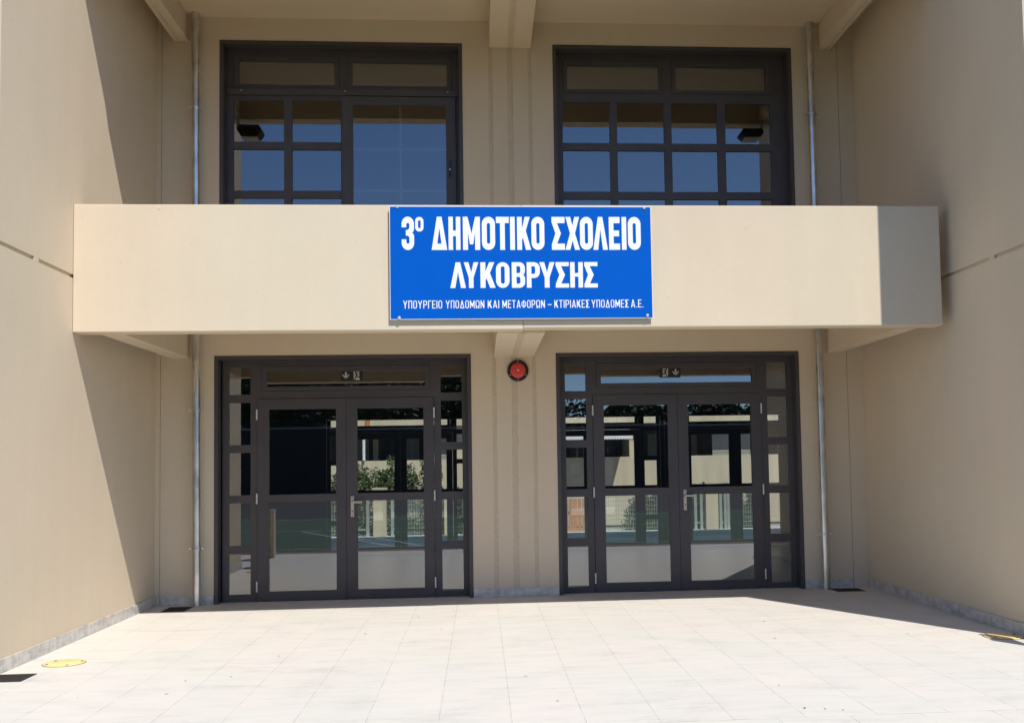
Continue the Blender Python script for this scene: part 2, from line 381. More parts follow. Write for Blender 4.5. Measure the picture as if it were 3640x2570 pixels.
# ---- door and window units
def lining(o, z0, z1, par):
    m = MB(); m.box(o[0] + 0.0005, o[0] + 0.042, -0.004, 0.139, z0, z1 - 0.044); m.box(o[1] - 0.042, o[1] - 0.0005, -0.004, 0.139, z0, z1 - 0.044)
    m.box(o[0] + 0.0005, o[1] - 0.0005, -0.004, 0.139, z1 - 0.0435, z1 - 0.0005)
    m.box(o[0] + 0.06, o[1] - 0.06, 0.118, 0.1385, z1 - 0.062, z1 - 0.0445)
    return m.build('frame_lining', M_frame, par)
def pane(par, x0, x1, z0, z1, y, name='glass_pane', t=0.006, lean=0.0):
    m = MB().box(x0 + 0.001, x1 - 0.001, y, y + t, z0 + 0.001, z1 - 0.001)
    lean += rng.uniform(-0.0011, 0.0011)
    if lean: m.v = [(a, b + (c - z0) * lean, c) for a, b, c in m.v]          # top-hung sash that does not close quite flush
    return m.build(name, M_glass, par)
SIDE_Z = [(2.28, 2.583), (1.722, 2.19), (1.636, 1.168), (1.081, 0.614), (0.526, 0.064)]
SIDE_Z = [tuple(sorted(q)) for q in SIDE_Z]
def leaf(par, ox, oz, xa, xb, ga, gb, yf, hinge_x=None, handle_x=None, name='door'):
    h = [(ox + ga, ox + gb, oz + 1.168, oz + 2.112), (ox + ga, ox + gb, oz + 0.107, oz + 1.085)]
    o = MB().plate(ox + xa, ox + xb, oz + 0.008, oz + 2.228, yf, yf + 0.055, h).build(name, M_frame, par)
    for q in h: pane(o, *q, yf + 0.022)
    if hinge_x is not None:
        for z in (2.055, 1.128, 0.165):
            m = MB()
            for s0, s1 in ((-0.058, -0.002), (0.002, 0.058)): m.lathe((ox + hinge_x, yf - 0.012, z + s0), (0, 0, 1), [(0, 0.010), (s1 - s0, 0.010)], 14)
            m.box(ox + hinge_x - 0.006, ox + hinge_x + 0.006, yf - 0.010, yf + 0.004, z - 0.056, z + 0.056)
            m.build('hinge', M_hinge, o, smooth=True)
    if handle_x is not None:
        m = MB(); x = ox + handle_x; m.box(x - 0.018, x + 0.018, yf - 0.009, yf, 0.908, 1.138)
        m.lathe((x, yf - 0.009, 1.073), (0, -1, 0), [(0, 0.016), (0.006, 0.016), (0.012, 0.010), (0.05, 0.010)], 16)
        m.box(x - 0.012, x + 0.112, yf - 0.062, yf - 0.048, 1.062, 1.082)
        m.build('handle', M_steel, o, bevel=0.003)
        k = MB(); k.lathe((x, yf - 0.0091, 0.972), (0, -1, 0), [(0, 0.0085), (0.003, 0.008)], 14)
        k.build('lock_cylinder', M_black, o)
        for z in (0.925, 1.122): MB().lathe((x, yf - 0.0091, z), (0, -1, 0), [(0, 0.005), (0.002, 0.004)], 10).build('screw', M_black, o)
    return o
def door_unit(par, ox, oz=0.0, y=0.14, rear=False, lean=0.0):
    """ox: left edge of the opening; the layout repeats on every unit"""
    a = 0.112
    side = [(ox + a + 0.0, ox + a + 0.236, oz + z0, oz + z1) for z0, z1 in SIDE_Z] + [(ox + 2.447, ox + 2.683, oz + z0, oz + z1) for z0, z1 in SIDE_Z]
    tr = (ox + 0.468, ox + 2.328, oz + 2.316, oz + 2.594); dr = (ox + 0.421, ox + 2.370, oz - 0.1, oz + 2.232)
    fr = MB().plate(ox + 0.0425, ox + 2.79 - 0.0425 + (0.008 if not rear else 0), oz + 0.001, oz + DZ - 0.044, y, y + 0.055, side + [tr, dr]).build('door_frame' if not rear else 'rear_door_frame', M_frame, par)
    for q in side: pane(fr, *q, y + 0.02)
    th = (tr[0] + 0.055, tr[1] - 0.055, oz + 2.364, oz + 2.532)
    t = MB().plate(tr[0] + 0.003, tr[1] - 0.003, tr[2] + 0.003, tr[3] - 0.003, y - 0.006, y + 0.05, [th]).build('transom_window' if not rear else 'rear_transom_window', M_frame, par)
    pane(t, *th, y + 0.016, lean=lean)
    n = 'door' if not rear else 'rear_door'
    L = leaf(par, ox, oz, 0.425, 1.393, 0.548, 1.284, y - 0.012, None if rear else 0.420, None, n)
    Rr = leaf(par, ox, oz, 1.397, 2.366, 1.516, 2.252, y - 0.012, None if rear else 2.371, None if rear else 1.461, n)
    return fr
lining(D1, 0.001, DZ, B); door_unit(B, D1[0] + 0.013, lean=0.0155)
lining(D2, 0.001, DZ, B); door_unit(B, D2[0], lean=0.0066)

# upper windows
def sill_strip(par, o): return MB().box(o[0], o[1], -0.03, 0.16, 3.181, 3.199).build('sill', M_frame, par)
W1 = MB().plate(U1[0] + 0.0425, U1[1] - 0.0425, 3.2, UZ - 0.044, 0.14, 0.20,
    [(-3.49, -2.315, 5.742, 6.118), (-2.219, -1.045, 5.742, 6.118), (-2.29, -1.0, 3.26, 5.655)] +
    [(x0, x1, z0, z1) for x0, x1 in ((-3.495, -2.934), (-2.846, -2.300)) for z0, z1 in ((5.134, 5.61), (4.577, 5.05), (4.02, 4.493), (3.46, 3.935))]).build('window', M_frame, B)
for x0, x1 in ((-3.495, -2.934), (-2.846, -2.300)):
    for z0, z1 in ((5.134, 5.61), (4.577, 5.05), (4.02, 4.493), (3.46, 3.935)): pane(W1, x0, x1, z0, z1, 0.165)
def toplight(x0, x1, z0, z1, in_x, in_z):
    h = (x0 + in_x, x1 - in_x, z0 + in_z, z1 - in_z - 0.012)
    o = MB().plate(x0 + 0.003, x1 - 0.003, z0 + 0.003, z1 - 0.003, 0.134, 0.19, [h]).build('top_light', M_frame, B)
    pane(o, *h, 0.156)
toplight(-3.49, -2.315, 5.742, 6.118, 0.055, 0.047); toplight(-2.219, -1.045, 5.742, 6.118, 0.055, 0.047)
m = MB(); m.box(-3.56, -0.972, 0.108, 0.1395, 5.665, 5.738); o = m.build('sliding_track', M_frame, B, bevel=0.004)
for x in (-3.40, -2.245, -1.09): MB().lathe((x, 0.108, 5.712), (0, -1, 0), [(0, 0.007), (0.004, 0.005)], 10).build('screw', M_screw, o)
o = MB().plate(-2.285, -1.004, 3.27, 5.655, 0.112, 0.1395, [(-2.16, -1.114, 3.40, 5.556)]).build('sliding_sash', M_frame, B)
pane(o, -2.16, -1.114, 3.40, 5.556, 0.122)
m = MB(); m.box(-1.643, -1.618, 0.150, 0.160, 3.40, 5.556)
for z in (5.061, 4.583, 4.10, 3.70): m.box(-2.16, -1.6435, 0.150, 0.160, z - 0.013, z + 0.013); m.box(-1.6175, -1.114, 0.150, 0.160, z - 0.013, z + 0.013)
m.build('glazing_bar', M_conc2, o)
m = MB(); m.box(-1.085, -1.057, 0.099, 0.1115, 4.735, 4.92); hd = m.build('handle', M_black, o, bevel=0.004)
MB().lathe((-1.071, 0.099, 4.815), (0, -1, 0), [(0, 0.008), (0.012, 0.007)], 12).build('latch', M_screw, o)
W2 = MB().plate(U2[0] + 0.0425, U2[1] - 0.0425, 3.2, UZ - 0.044, 0.14, 0.20,
    [(0.237, 1.405, 5.733, 6.111), (1.506, 2.672, 5.733, 6.111)] +
    [(x0, x1, z0, z1) for x0, x1 in ((0.226, 0.772), (0.858, 1.409), (1.496, 2.037), (2.131, 2.670)) for z0, z1 in ((5.146, 5.625), (4.577, 5.062), (4.01, 4.491), (3.44, 3.925))]).build('window', M_frame, B)
for x0, x1 in ((0.226, 0.772), (0.858, 1.409), (1.496, 2.037), (2.131, 2.670)):
    for z0, z1 in ((5.146, 5.625), (4.577, 5.062), (4.01, 4.491), (3.44, 3.925)): pane(W2, x0, x1, z0, z1, 0.165)
toplight(0.237, 1.405, 5.733, 6.111, 0.05, 0.044); toplight(1.506, 2.672, 5.733, 6.111, 0.05, 0.044)
lining(U1, 3.2, UZ, B); lining(U2, 3.2, UZ, B)

# ---- rooms behind the glass
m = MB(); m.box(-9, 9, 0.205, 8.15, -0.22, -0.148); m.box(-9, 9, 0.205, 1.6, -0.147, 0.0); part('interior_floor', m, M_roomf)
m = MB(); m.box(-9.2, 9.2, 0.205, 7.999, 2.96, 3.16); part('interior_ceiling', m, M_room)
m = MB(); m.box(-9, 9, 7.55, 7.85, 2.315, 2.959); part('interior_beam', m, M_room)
RX = (-3.652, -0.10, 2.70); RZ = -0.145
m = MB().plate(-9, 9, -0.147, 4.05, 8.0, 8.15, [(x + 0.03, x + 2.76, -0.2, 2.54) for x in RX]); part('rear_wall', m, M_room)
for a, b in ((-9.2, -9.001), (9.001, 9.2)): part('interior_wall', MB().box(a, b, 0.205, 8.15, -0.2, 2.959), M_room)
for x in RX: door_unit(B, x, RZ, 8.02, True)
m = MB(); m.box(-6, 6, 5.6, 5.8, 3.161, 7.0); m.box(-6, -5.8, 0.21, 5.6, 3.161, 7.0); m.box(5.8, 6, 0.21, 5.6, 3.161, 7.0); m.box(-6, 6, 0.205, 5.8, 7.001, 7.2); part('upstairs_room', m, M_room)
m = MB(); m.box(-9.4, -4.6, 0.0, 0.2, 0, 7.2); m.box(3.94, 9.4, 0.0, 0.2, 0, 7.2); part('wall', m, M_wall)

# ------------------------------------------------------------------ things fixed to the building
def drainpipe(x0, x1, label, paint):
    """x0 at the floor, x1 at the soffit"""
    P = -0.11
    o = thing('drainpipe', label, 'drainpipe', (x0, P, 0), 'galvanised drainpipes in the corners')
    X = lambda z: x0 + (x1 - x0) * z / 6.5
    m = MB(); m.tube((X(0), P, 0.001), (X(2.975), P, 2.975), 0.042, seg=24); m.tube((X(3.185), P, 3.185), (X(6.498), P, 6.498), 0.042, seg=24)
    m.lathe((X(3.72), P, 3.72), (0, 0, 1), [(0, 0.042), (0.004, 0.047), (0.06, 0.047), (0.064, 0.042)], 24)
    m.build('pipe', M_galv, o, smooth=True)
    for z in (0.616, 2.102, 5.432):
        c = MB(); c.lathe((X(z), P, z - 0.014), (0, 0, 1), [(-0.004, 0.0425), (-0.004, 0.053), (0.006, 0.054), (0.010, 0.049), (0.018, 0.049), (0.022, 0.054), (0.032, 0.053), (0.032, 0.0425)], 24, cap=False)
        c.box(X(z) - 0.080, X(z) - 0.046, P - 0.010, P + 0.010, z - 0.013, z + 0.013); c.box(X(z) + 0.046, X(z) + 0.080, P - 0.010, P + 0.010, z - 0.013, z + 0.013)
        c.tube((X(z), P + 0.045, z), (X(z), 0.0, z), 0.008)
        for sx in (-0.066, 0.066): c.lathe((X(z) + sx, P - 0.010, z), (0, -1, 0), [(0, 0.012), (0.010, 0.011)], 10)
        c.build('clamp', M_galv, o)
    if paint:
        sp = MB()                                   # thin spilt paint and mortar film on the upper front of the pipe
        for k in range(26):
            a = rng.uniform(-1.0, 1.2); z = rng.uniform(2.30, 2.62); L = rng.uniform(0.03, 0.12); wd = rng.uniform(0.05, 0.16); r = 0.0428 + rng.uniform(0, 0.0006)
            pts = []
            for t in range(9):
                q = 2 * math.pi * t / 8; aa = a + wd * math.cos(q) * rng.uniform(0.7, 1.2); zz = z + L * math.sin(q) * rng.uniform(0.7, 1.2)
                pts.append((X(zz) + r * math.sin(aa), P - r * math.cos(aa), zz))
            sp.quad(*pts[:8])
        sp.build('paint_splash', M_wall, o)
    return o
drainpipe(-3.815, -3.848, 'galvanised drainpipe with spilt paint on it, by the left door', True)
drainpipe(3.090, 3.082, 'clean galvanised drainpipe to the right of the right-hand door', False)

# alarm bell
o = thing('alarm_bell', 'round red alarm bell on a black ring, fixed to the pier between the doors', 'bell', (-0.337, 0, 2.505))
MB().lathe((-0.337, -0.007, 2.505), (0, -1, 0), [(0, 0.119), (0.018, 0.119), (0.022, 0.115), (0.022, 0.08)], 48).build('mounting_ring', M_black, o, smooth=True)
MB().lathe((-0.337, -0.0295, 2.505), (0, -1, 0), [(0, 0.086), (0.018, 0.086), (0.034, 0.079), (0.042, 0.066), (0.046, 0.05), (0.048, 0.0)], 48).build('gong', M_red, o, smooth=True)
MB().lathe((-0.337, -0.0778, 2.505), (0, -1, 0), [(0, 0.009), (0.006, 0.007)], 14).build('centre_bolt', M_white, o)
for a in (90, 210, 330, 270):
    MB().lathe((-0.337 + 0.100 * math.cos(math.radians(a)), -0.0292, 2.505 + 0.100 * math.sin(math.radians(a))), (0, -1, 0), [(0, 0.006), (0.004, 0.005)], 10).build('screw', M_screw, o)

# exit signs on the transom panes
def exit_sign(x0, flip, label):
    y = 0.1425; z0, z1 = 2.424, 2.5305; W = 0.236
    o = thing('exit_sign', label, 'exit sign', (x0 + W / 2, y, z0), 'emergency exit signs on the transom panes')
    MB().box(x0, x0 + W, y, y + 0.012, z0, z1).build('panel', M_black, o)
    cx = (lambda u: x0 + W * (1 - u)) if flip else (lambda u: x0 + W * u)
    H = 0.106; cz = lambda v: z0 + H * v
    def pol(pts): 
        q = [(cx(u), cz(v)) for u, v in pts]; MBs.prism(q, y - 0.003, y - 0.0005)
    MBs = MB()
    pol([(0.19, 0.92), (0.27, 0.92), (0.27, 0.45), (0.19, 0.45)]); pol([(0.19, 0.449), (0.27, 0.449), (0.23, 0.17)])
    pol([(0.07, 0.58), (0.07, 0.72), (0.185, 0.48), (0.185, 0.27), (0.15, 0.36)]); pol([(0.38, 0.58), (0.38, 0.72), (0.275, 0.48), (0.275, 0.27), (0.31, 0.36)])
    MBs.build('arrow', M_exitg, o)
    MBs = MB()                                     # doorway in light pieces round a dark running figure
    for pts in ([(0.59, 0.97), (0.65, 0.97), (0.66, 0.86), (0.68, 0.80), (0.62, 0.70), (0.59, 0.74)], [(0.71, 0.97), (0.86, 0.97), (0.86, 0.80), (0.80, 0.84), (0.74, 0.84), (0.71, 0.90)],
                [(0.79, 0.78), (0.86, 0.74), (0.86, 0.42), (0.81, 0.45), (0.77, 0.60)], [(0.60, 0.64), (0.70, 0.72), (0.70, 0.52), (0.66, 0.36), (0.64, 0.22), (0.60, 0.30)],
                [(0.75, 0.40), (0.80, 0.35), (0.86, 0.28), (0.90, 0.08), (0.70, 0.08), (0.67, 0.20), (0.72, 0.30)], [(0.60, 0.26), (0.635, 0.20), (0.66, 0.08), (0.62, 0.10)]): pol(pts)
    MBs.build('running_figure', M_exitg, o)
exit_sign(-2.313, False, 'dark exit sign with the arrow left of the runner, on the left transom pane')
exit_sign(1.296, True, 'dark exit sign with the runner left of the arrow, on the right transom pane')

# ------------------------------------------------------------------ the blue name board
def arc(cx, cy, rx, ry, a0, a1, n=10):
    return [(cx + rx * math.cos(math.radians(a0 + (a1 - a0) * i / n)), cy + ry * math.sin(math.radians(a0 + (a1 - a0) * i / n))) for i in range(n + 1)]
def rr(x0, y0, x1, y1, rx, ry=None):
    ry = rx if ry is None else ry
    return arc(x1 - rx, y0 + ry, rx, ry, -90, 0) + arc(x1 - rx, y1 - ry, rx, ry, 0, 90) + arc(x0 + rx, y1 - ry, rx, ry, 90, 180) + arc(x0 + rx, y0 + ry, rx, ry, 180, 270)
def rect(x0, y0, x1, y1): return [(x0, y0), (x1, y0), (x1, y1), (x0, y1)]
def glyph(ch, W, s, t):
    """closed outlines on a cap height of 1 (inner ones are holes) and the advance width"""
    w = W
    if ch in 'ΟO':
        r = w * 0.48; q = max(0.02, (w - 2 * s) * 0.48); return [rr(0, 0, w, 1, r, min(0.45, r * 1.15)), rr(s, t, w - s, 1 - t, q)], w
    if ch == 'º': return [rr(0, 0.555, w, 0.99, w * 0.46, w * 0.5), rr(s, 0.555 + t, w - s, 0.99 - t, (w - 2 * s) * 0.45)], w
    if ch == 'Ι': return [rect(0, 0, s, 1)], s
    if ch == 'Η': 
        a, b_ = 0.5 - t * 0.45, 0.5 + t * 0.45
        return [[(0, 0), (s, 0), (s, a), (w - s, a), (w - s, 0), (w, 0), (w, 1), (w - s, 1), (w - s, b_), (s, b_), (s, 1), (0, 1)]], w
    if ch == 'Τ': return [[(w / 2 - s / 2, 0), (w / 2 + s / 2, 0), (w / 2 + s / 2, 1 - t), (w, 1 - t), (w, 1), (0, 1), (0, 1 - t), (w / 2 - s / 2, 1 - t)]], w
    if ch == 'Ε':
        w *= 0.88; a, b_ = 0.5 - t * 0.47, 0.5 + t * 0.47
        return [[(0, 0), (w, 0), (w, t), (s, t), (s, a), (w * 0.93, a), (w * 0.93, b_), (s, b_), (s, 1 - t), (w, 1 - t), (w, 1), (0, 1)]], w
    if ch == 'Γ': w *= 0.8; return [[(0, 0), (s, 0), (s, 1 - t), (w, 1 - t), (w, 1), (0, 1)]], w
    if ch == 'Π': return [[(0, 0), (s, 0), (s, 1 - t), (w - s, 1 - t), (w - s, 0), (w, 0), (w, 1), (0, 1)]], w
    if ch == 'Μ':
        w *= 1.28; c = w / 2; return [[(0, 0), (s, 0), (s, 0.52), (c - s * 0.33, 0.17), (c + s * 0.33, 0.17), (w - s, 0.52), (w - s, 0), (w, 0), (w, 1), (w - s * 0.95, 1), (c, 0.50), (s * 0.95, 1), (0, 1)]], w
    if ch == 'Ν': w *= 1.05; return [[(0, 0), (s, 0), (s, 0.58), (w - s * 0.9, 0), (w, 0), (w, 1), (w - s, 1), (w - s, 0.42), (s * 0.9, 1), (0, 1)]], w
    if ch == 'Κ': w *= 1.05; return [[(0, 0), (s, 0), (s, 0.30), (s * 1.2, 0.37), (w - s * 1.02, 0), (w + 0.01, 0), (w * 0.64, 0.58), (w * 0.95, 1), (w * 0.95 - s * 1.05, 1), (s, 0.64), (s, 1), (0, 1)]], w
    if ch == 'Λ': w *= 1.12; c = w / 2; return [[(0, 0), (s, 0), (c, 0.62), (w - s, 0), (w, 0), (c + s * 0.46, 1), (c - s * 0.46, 1)]], w
    if ch == 'Δ':
        w *= 1.15; c = w / 2; h = 0.66; e = s * 1.12
        return [[(0, 0), (w, 0), (c + s * 0.46, 1), (c - s * 0.46, 1)], [(e, t), (w - e, t), (c, h)]], w
    if ch == 'Α':
        w *= 1.1; c = w / 2; h = 0.74; xi = lambda y: s + (c - s) * y / h; a = 0.20
        return [[(0, 0), (s, 0), (xi(a), a), (w - xi(a), a), (w - s, 0), (w, 0), (c + s * 0.5, 1), (c - s * 0.5, 1)], [(xi(a + t), a + t), (w - xi(a + t), a + t), (c, h)]], w
    if ch == 'Υ': w *= 1.12; c = w / 2; return [[(c - s / 2, 0), (c + s / 2, 0), (c + s / 2, 0.40), (w, 1), (w - s * 1.02, 1), (c, 0.60), (s * 1.02, 1), (0, 1), (c - s / 2, 0.40)]], w
    if ch == 'Χ': w *= 1.12; c = w / 2; k = s * 0.52; return [[(0, 0), (s, 0), (c, 0.28), (w - s, 0), (w, 0), (c + k, 0.5), (w - 0.01, 1), (w - s - 0.01, 1), (c, 0.74), (s + 0.01, 1), (0.01, 1), (c - k, 0.5)]], w
    if ch == 'Σ': return [[(0, 0), (w, 0), (w, t), (w * 0.41, t), (w * 0.71, 0.5), (w * 0.41, 1 - t), (w, 1 - t), (w, 1), (0, 1), (0, 1 - t * 0.85), (w * 0.28, 0.5), (0, t * 0.85)]], w
    if ch == 'Ρ':
        r = w * 0.45; q = max(0.02, (w - 2 * s) * 0.45); y0 = 0.38
        return [[(0, 0), (s, 0), (s, y0)] + arc(w - r, y0 + r, r, r, -90, 0) + arc(w - r, 1 - r, r, r, 0, 90) + [(0, 1)], rect(s, y0 + t, s + 0.001, y0 + t + 0.001)[:0] or ([(s, y0 + t)] + arc(w - s - q, y0 + t + q, q, q, -90, 0) + arc(w - s - q, 1 - t - q, q, q, 0, 90) + [(s, 1 - t)])], w
    if ch == 'Β':
        r = w * 0.42; q = max(0.015, (w - 2 * s) * 0.4); b0 = 0.5 - t * 0.45; b1 = 0.5 + t * 0.45
        out = [(0, 0)] + arc(w - r, r, r, r, -90, 0) + arc(w - r * 0.5, 0.5 - r * 0.5, r * 0.5, r * 0.42, 0, 60, 4) + arc(w * 0.99 - r * 0.5, 0.5 + r * 0.55, r * 0.5, r * 0.42, -60, 0, 4) + arc(w * 0.99 - r, 1 - r, r, r, 0, 90) + [(0, 1)]
        hole = lambda y0, y1: [(s, y0)] + arc(w - s - q, y0 + q, q, q, -90, 0, 5) + arc(w - s - q, y1 - q, q, q, 0, 90, 5) + [(s, y1)]
        return [out, hole(t, b0), hole(b1, 1 - t)], w
    if ch == 'Φ':
        w *= 1.25; c = w / 2; h = s / 2; r = c - h - 0.01
        L = [(c - h, 0.14 + t)] ; q = 0.55 * (c - h - s)
        hl = [(c - h, 0.14 + t), (c - h, 0.86 - t)] + arc(s + q, 0.86 - t - q, q, q, 90, 180, 5) + arc(s + q, 0.14 + t + q, q, q, 180, 270, 5)
        hr = [(w - x, y) for x, y in hl]
        out = [(c - h, 0.0), (c + h, 0.0), (c + h, 0.14)] + arc(w - r, 0.14 + r, r, r, -90, 0, 6) + arc(w - r, 0.86 - r, r, r, 0, 90, 6) + [(c + h, 0.86), (c + h, 1.0), (c - h, 1.0), (c - h, 0.86)] + arc(r, 0.86 - r, r, r, 90, 180, 6) + arc(r, 0.14 + r, r, r, 180, 270, 6) + [(c - h, 0.14)]
        return [out, hl, hr], w
    if ch == 'Ω':
        w *= 1.1; r = w * 0.45; q = w * 0.45 - s; k = w * 0.42
        return [[(0, 0), (k, 0), (k, 0.24), (s, 0.36)] + arc(s + q, 1 - t - q, q, q, 180, 90, 6) + arc(w - s - q, 1 - t - q, q, q, 90, 0, 6) + [(w - s, 0.36), (w - k, 0.24), (w - k, 0), (w, 0), (w, t), (w * 0.80, t), (w, 0.30)] + arc(w - r, 1 - r, r, r, 0, 90, 6) + arc(r, 1 - r, r, r, 90, 180, 6) + [(0, 0.30), (w * 0.20, t), (0, t)]], w
    if ch == '3':
        r = w * 0.49; ry = 0.22; q = (w - 2 * s) * 0.48; qy = 0.04
        return [[(0, 0.68)] + [(s, 0.68)] + arc(s + q, 1 - t - qy, q, qy, 180, 90, 5) + arc(w - s - q, 1 - t - qy, q, qy, 90, 0, 5) + [(w - s, 0.66)] + [(w * 0.50, 0.60), (w * 0.34, 0.60), (w * 0.34, 0.43), (w * 0.50, 0.43), (w - s, 0.38)]
                + [(w - s, t + qy)] + arc(w - s - q, t + qy, q, qy, 0, -90, 5) + arc(s + q, t + qy, q, qy, 270, 180, 5) + [(s, 0.32), (0, 0.32)]
                + arc(r, ry, r, ry, 180, 270, 9) + arc(w - r, ry, r, ry, 270, 360, 9) + [(w, 0.42), (w * 0.96, 0.47), (w * 0.84, 0.515), (w * 0.95, 0.56), (w * 0.99, 0.62)]
                + arc(w * 0.99 - r, 1 - ry, r, ry, 0, 90, 9) + arc(r, 1 - ry, r, ry, 90, 180, 9)], w
    if ch == '–': return [rect(0, 0.36, w * 0.85, 0.36 + t)], w * 0.85
    if ch == '.': return [rect(0, 0, s, t)], s
    return [], w * 0.5
def text_mesh(name, items, y, par):
    """items: (outline list, x offset, z offset, x scale, z scale)"""
    cu = bpy.data.curves.new(name, 'CURVE'); cu.dimensions = '2D'; cu.fill_mode = 'BOTH'; cu.extrude = 0.0008
    for outl, x, z, kx, kz in items:
        for p in outl:
            sp = cu.splines.new('POLY'); sp.points.add(len(p) - 1); sp.use_cyclic_u = True
            for i, (u, v) in enumerate(p): sp.points[i].co = (x + u * kx, z + v * kz, 0, 1)
    t = bpy.data.objects.new(name, cu); col.objects.link(t)
    bpy.context.view_layer.update()
    me = bpy.data.meshes.new_from_object(t.evaluated_get(bpy.context.evaluated_depsgraph_get()))
    bpy.data.objects.remove(t)
    me.transform(Matrix.Translation((0, y, 0)) @ Matrix.Rotation(math.radians(90), 4, 'X'))
    me.materials.clear(); me.materials.append(M_white)
    o = bpy.data.objects.new(name, me); col.objects.link(o); o.parent = par; o.matrix_parent_inverse = root_inv(par); return o
SX0, SX1, SZ0, SZ1 = -1.551, 0.805, 2.756, 3.775
o = thing('school_sign', 'blue board with white Greek lettering fixed to the front of the balcony parapet', 'sign', (-0.373, -2.36, SZ0))
MB().box(SX0, SX1, -2.376, -2.370, SZ0, SZ1).build('backing_panel', M_white, o)
MB().box(SX0 + 0.006, SX1 - 0.006, -2.3785, -2.3765, SZ0 + 0.007, SZ1 - 0.006).build('printed_face', M_blue, o)
zx = lambda q: SX0 + (q - 77) / (2215 - 77) * (SX1 - SX0)
zz = lambda q: SZ1 - (q - 83) / (1000 - 83) * (SZ1 - SZ0)
YT = -2.3798
def letters(spec, top, bot, W, s, t):
    H = zz(top) - zz(bot); it = []
    for ch, a, b in spec:
        outl, adv = glyph(ch, W, s, t); xa, xb = zx(a), zx(b); k = (xb - xa) / adv
        it.append((outl, xa, zz(bot), k, H))
    return it
L1 = [('3', 175, 275), ('º', 284, 351), ('Δ', 415, 541), ('Η', 552, 648), ('Μ', 668, 807), ('Ο', 822, 929), ('Τ', 937, 1041), ('Ι', 1051, 1090), ('Κ', 1108, 1219), ('Ο', 1225, 1331),
      ('Σ', 1391, 1498), ('Χ', 1502, 1621), ('Ο', 1623, 1729), ('Λ', 1731, 1851), ('Ε', 1862, 1952), ('Ι', 1968, 2006), ('Ο', 2019, 2125)]
it = letters(L1, 170, 440, 0.40, 0.15, 0.19)
outl, adv = glyph('º', 0.25, 0.085, 0.10); it[1] = (outl, zx(284), zz(440), (zx(351) - zx(284)) / adv, zz(170) - zz(440))
text_mesh('lettering', it, YT, o)
L2 = [('Λ', 562, 688), ('Υ', 672, 790), ('Κ', 806, 926), ('Ο', 932, 1042), ('Β', 1060, 1168), ('Ρ', 1182, 1289), ('Υ', 1285, 1410), ('Σ', 1418, 1526), ('Η', 1537, 1641), ('Σ', 1653, 1762)]
text_mesh('lettering', letters(L2, 540, 748, 0.52, 0.185, 0.16), YT, o)
it = []
for wd, a, b in (("ΥΠΟΥΡΓΕΙΟ", 182, 495), ("ΥΠΟΔΟΜΩΝ", 523, 835), ("ΚΑΙ", 862, 955), ("ΜΕΤΑΦΟΡΩΝ", 980, 1326), ("–", 1350, 1380), ("ΚΤΙΡΙΑΚΕΣ", 1403, 1690), ("ΥΠΟΔΟΜΕΣ", 1707, 2013), ("Α.Ε.", 2032, 2135)):
    W, s, t, gap = 0.43, 0.10, 0.108, 0.115
    gl = [glyph(c, W, s, t) for c in wd]; tot = sum(q[1] for q in gl) + gap * (len(gl) - 1); k = (zx(b) - zx(a)) / tot; x = zx(a)
    for outl, adv in gl: it.append((outl, x, zz(912), k, zz(848) - zz(912))); x += (adv + gap) * k
text_mesh('lettering', it, YT, o)
for x, z in ((-1.482, 3.768), (0.741, 3.764), (-1.470, 2.771), (0.752, 2.780)):
    m = MB(); m.lathe((x, -2.3795, z), (0, -1, 0), [(0, 0.014), (0.006, 0.014), (0.010, 0.009), (0.011, 0.0)], 16); m.tube((x, -2.3695, z if z < 3 else z - 0.01), (x, -2.343, z if z < 3 else z - 0.01), 0.006)
    m.build('screw', M_screw, o)

# ------------------------------------------------------------------ floodlights under the roof edge (seen in the upper panes)
def floodlight(x0, x1, z0, z1, bx0, bx1, label):
    o = thing('floodlight', label, 'floodlight', ((x0 + x1) / 2, -2.15, z1), 'floodlights under the roof edge')
    w_ = x1 - x0; k = 0.18 * w_
    m = MB(); m.prism([(x0 + k, z0 + 0.012), (x1 - k, z0 + 0.012), (x1, z0 + 0.55 * (z1 - z0)), (x1 - k * 0.6, z1), (x0 + k * 0.6, z1), (x0, z0 + 0.55 * (z1 - z0))], -2.28, -2.02); m.build('housing', M_dark, o, bevel=0.012)
    MB().box(x0 + k, x1 - k, -2.27, -2.03, z0, z0 + 0.0115).build('lamp_glass', M_hinge, o)
    MB().box(bx0, bx1, -2.185, -2.13, z1 - 0.02, 6.2115).build('bracket', M_galv, o)
floodlight(-3.966, -3.64, 5.89, 6.06, -3.99, -3.955, 'black floodlight under the roof edge, mirrored in the left upper window')
floodlight(2.90, 3.23, 5.94, 6.07, 3.21, 3.245, 'black floodlight under the roof edge, mirrored in the right upper window')

# ------------------------------------------------------------------ lids, grates, litter on the paving
def lid(x, y, label):
    o = thing('manhole_cover', label, 'manhole cover', (x, y, 0), 'yellow round covers set in the paving')
    MB().lathe((x, y, 0.0005), (0, 0, 1), [(0, 0.150), (0.004, 0.150), (0.006, 0.147)], 56).build('lid', M_yellow, o, smooth=True)
    MB().lathe((x, y, 0.0003), (0, 0, 1), [(0.0, 0.1515), (0.002, 0.1515), (0.002, 0.1545), (0, 0.1545)], 56, cap=False).build('rim', M_iron, o)
    for a in (20, 140, 215, 300):
        c, s_ = math.cos(math.radians(a)), math.sin(math.radians(a))
        MB().lathe((x + 0.125 * c, y + 0.125 * s_, 0.0065), (0, 0, 1), [(0, 0.013), (0.002, 0.012)], 12).build('screw', M_iron, o)
lid(-3.962, -3.297, 'yellow round cover in full sun near the left wall'); lid(3.442, -3.387, 'yellow round cover half in shade beside the right wall')
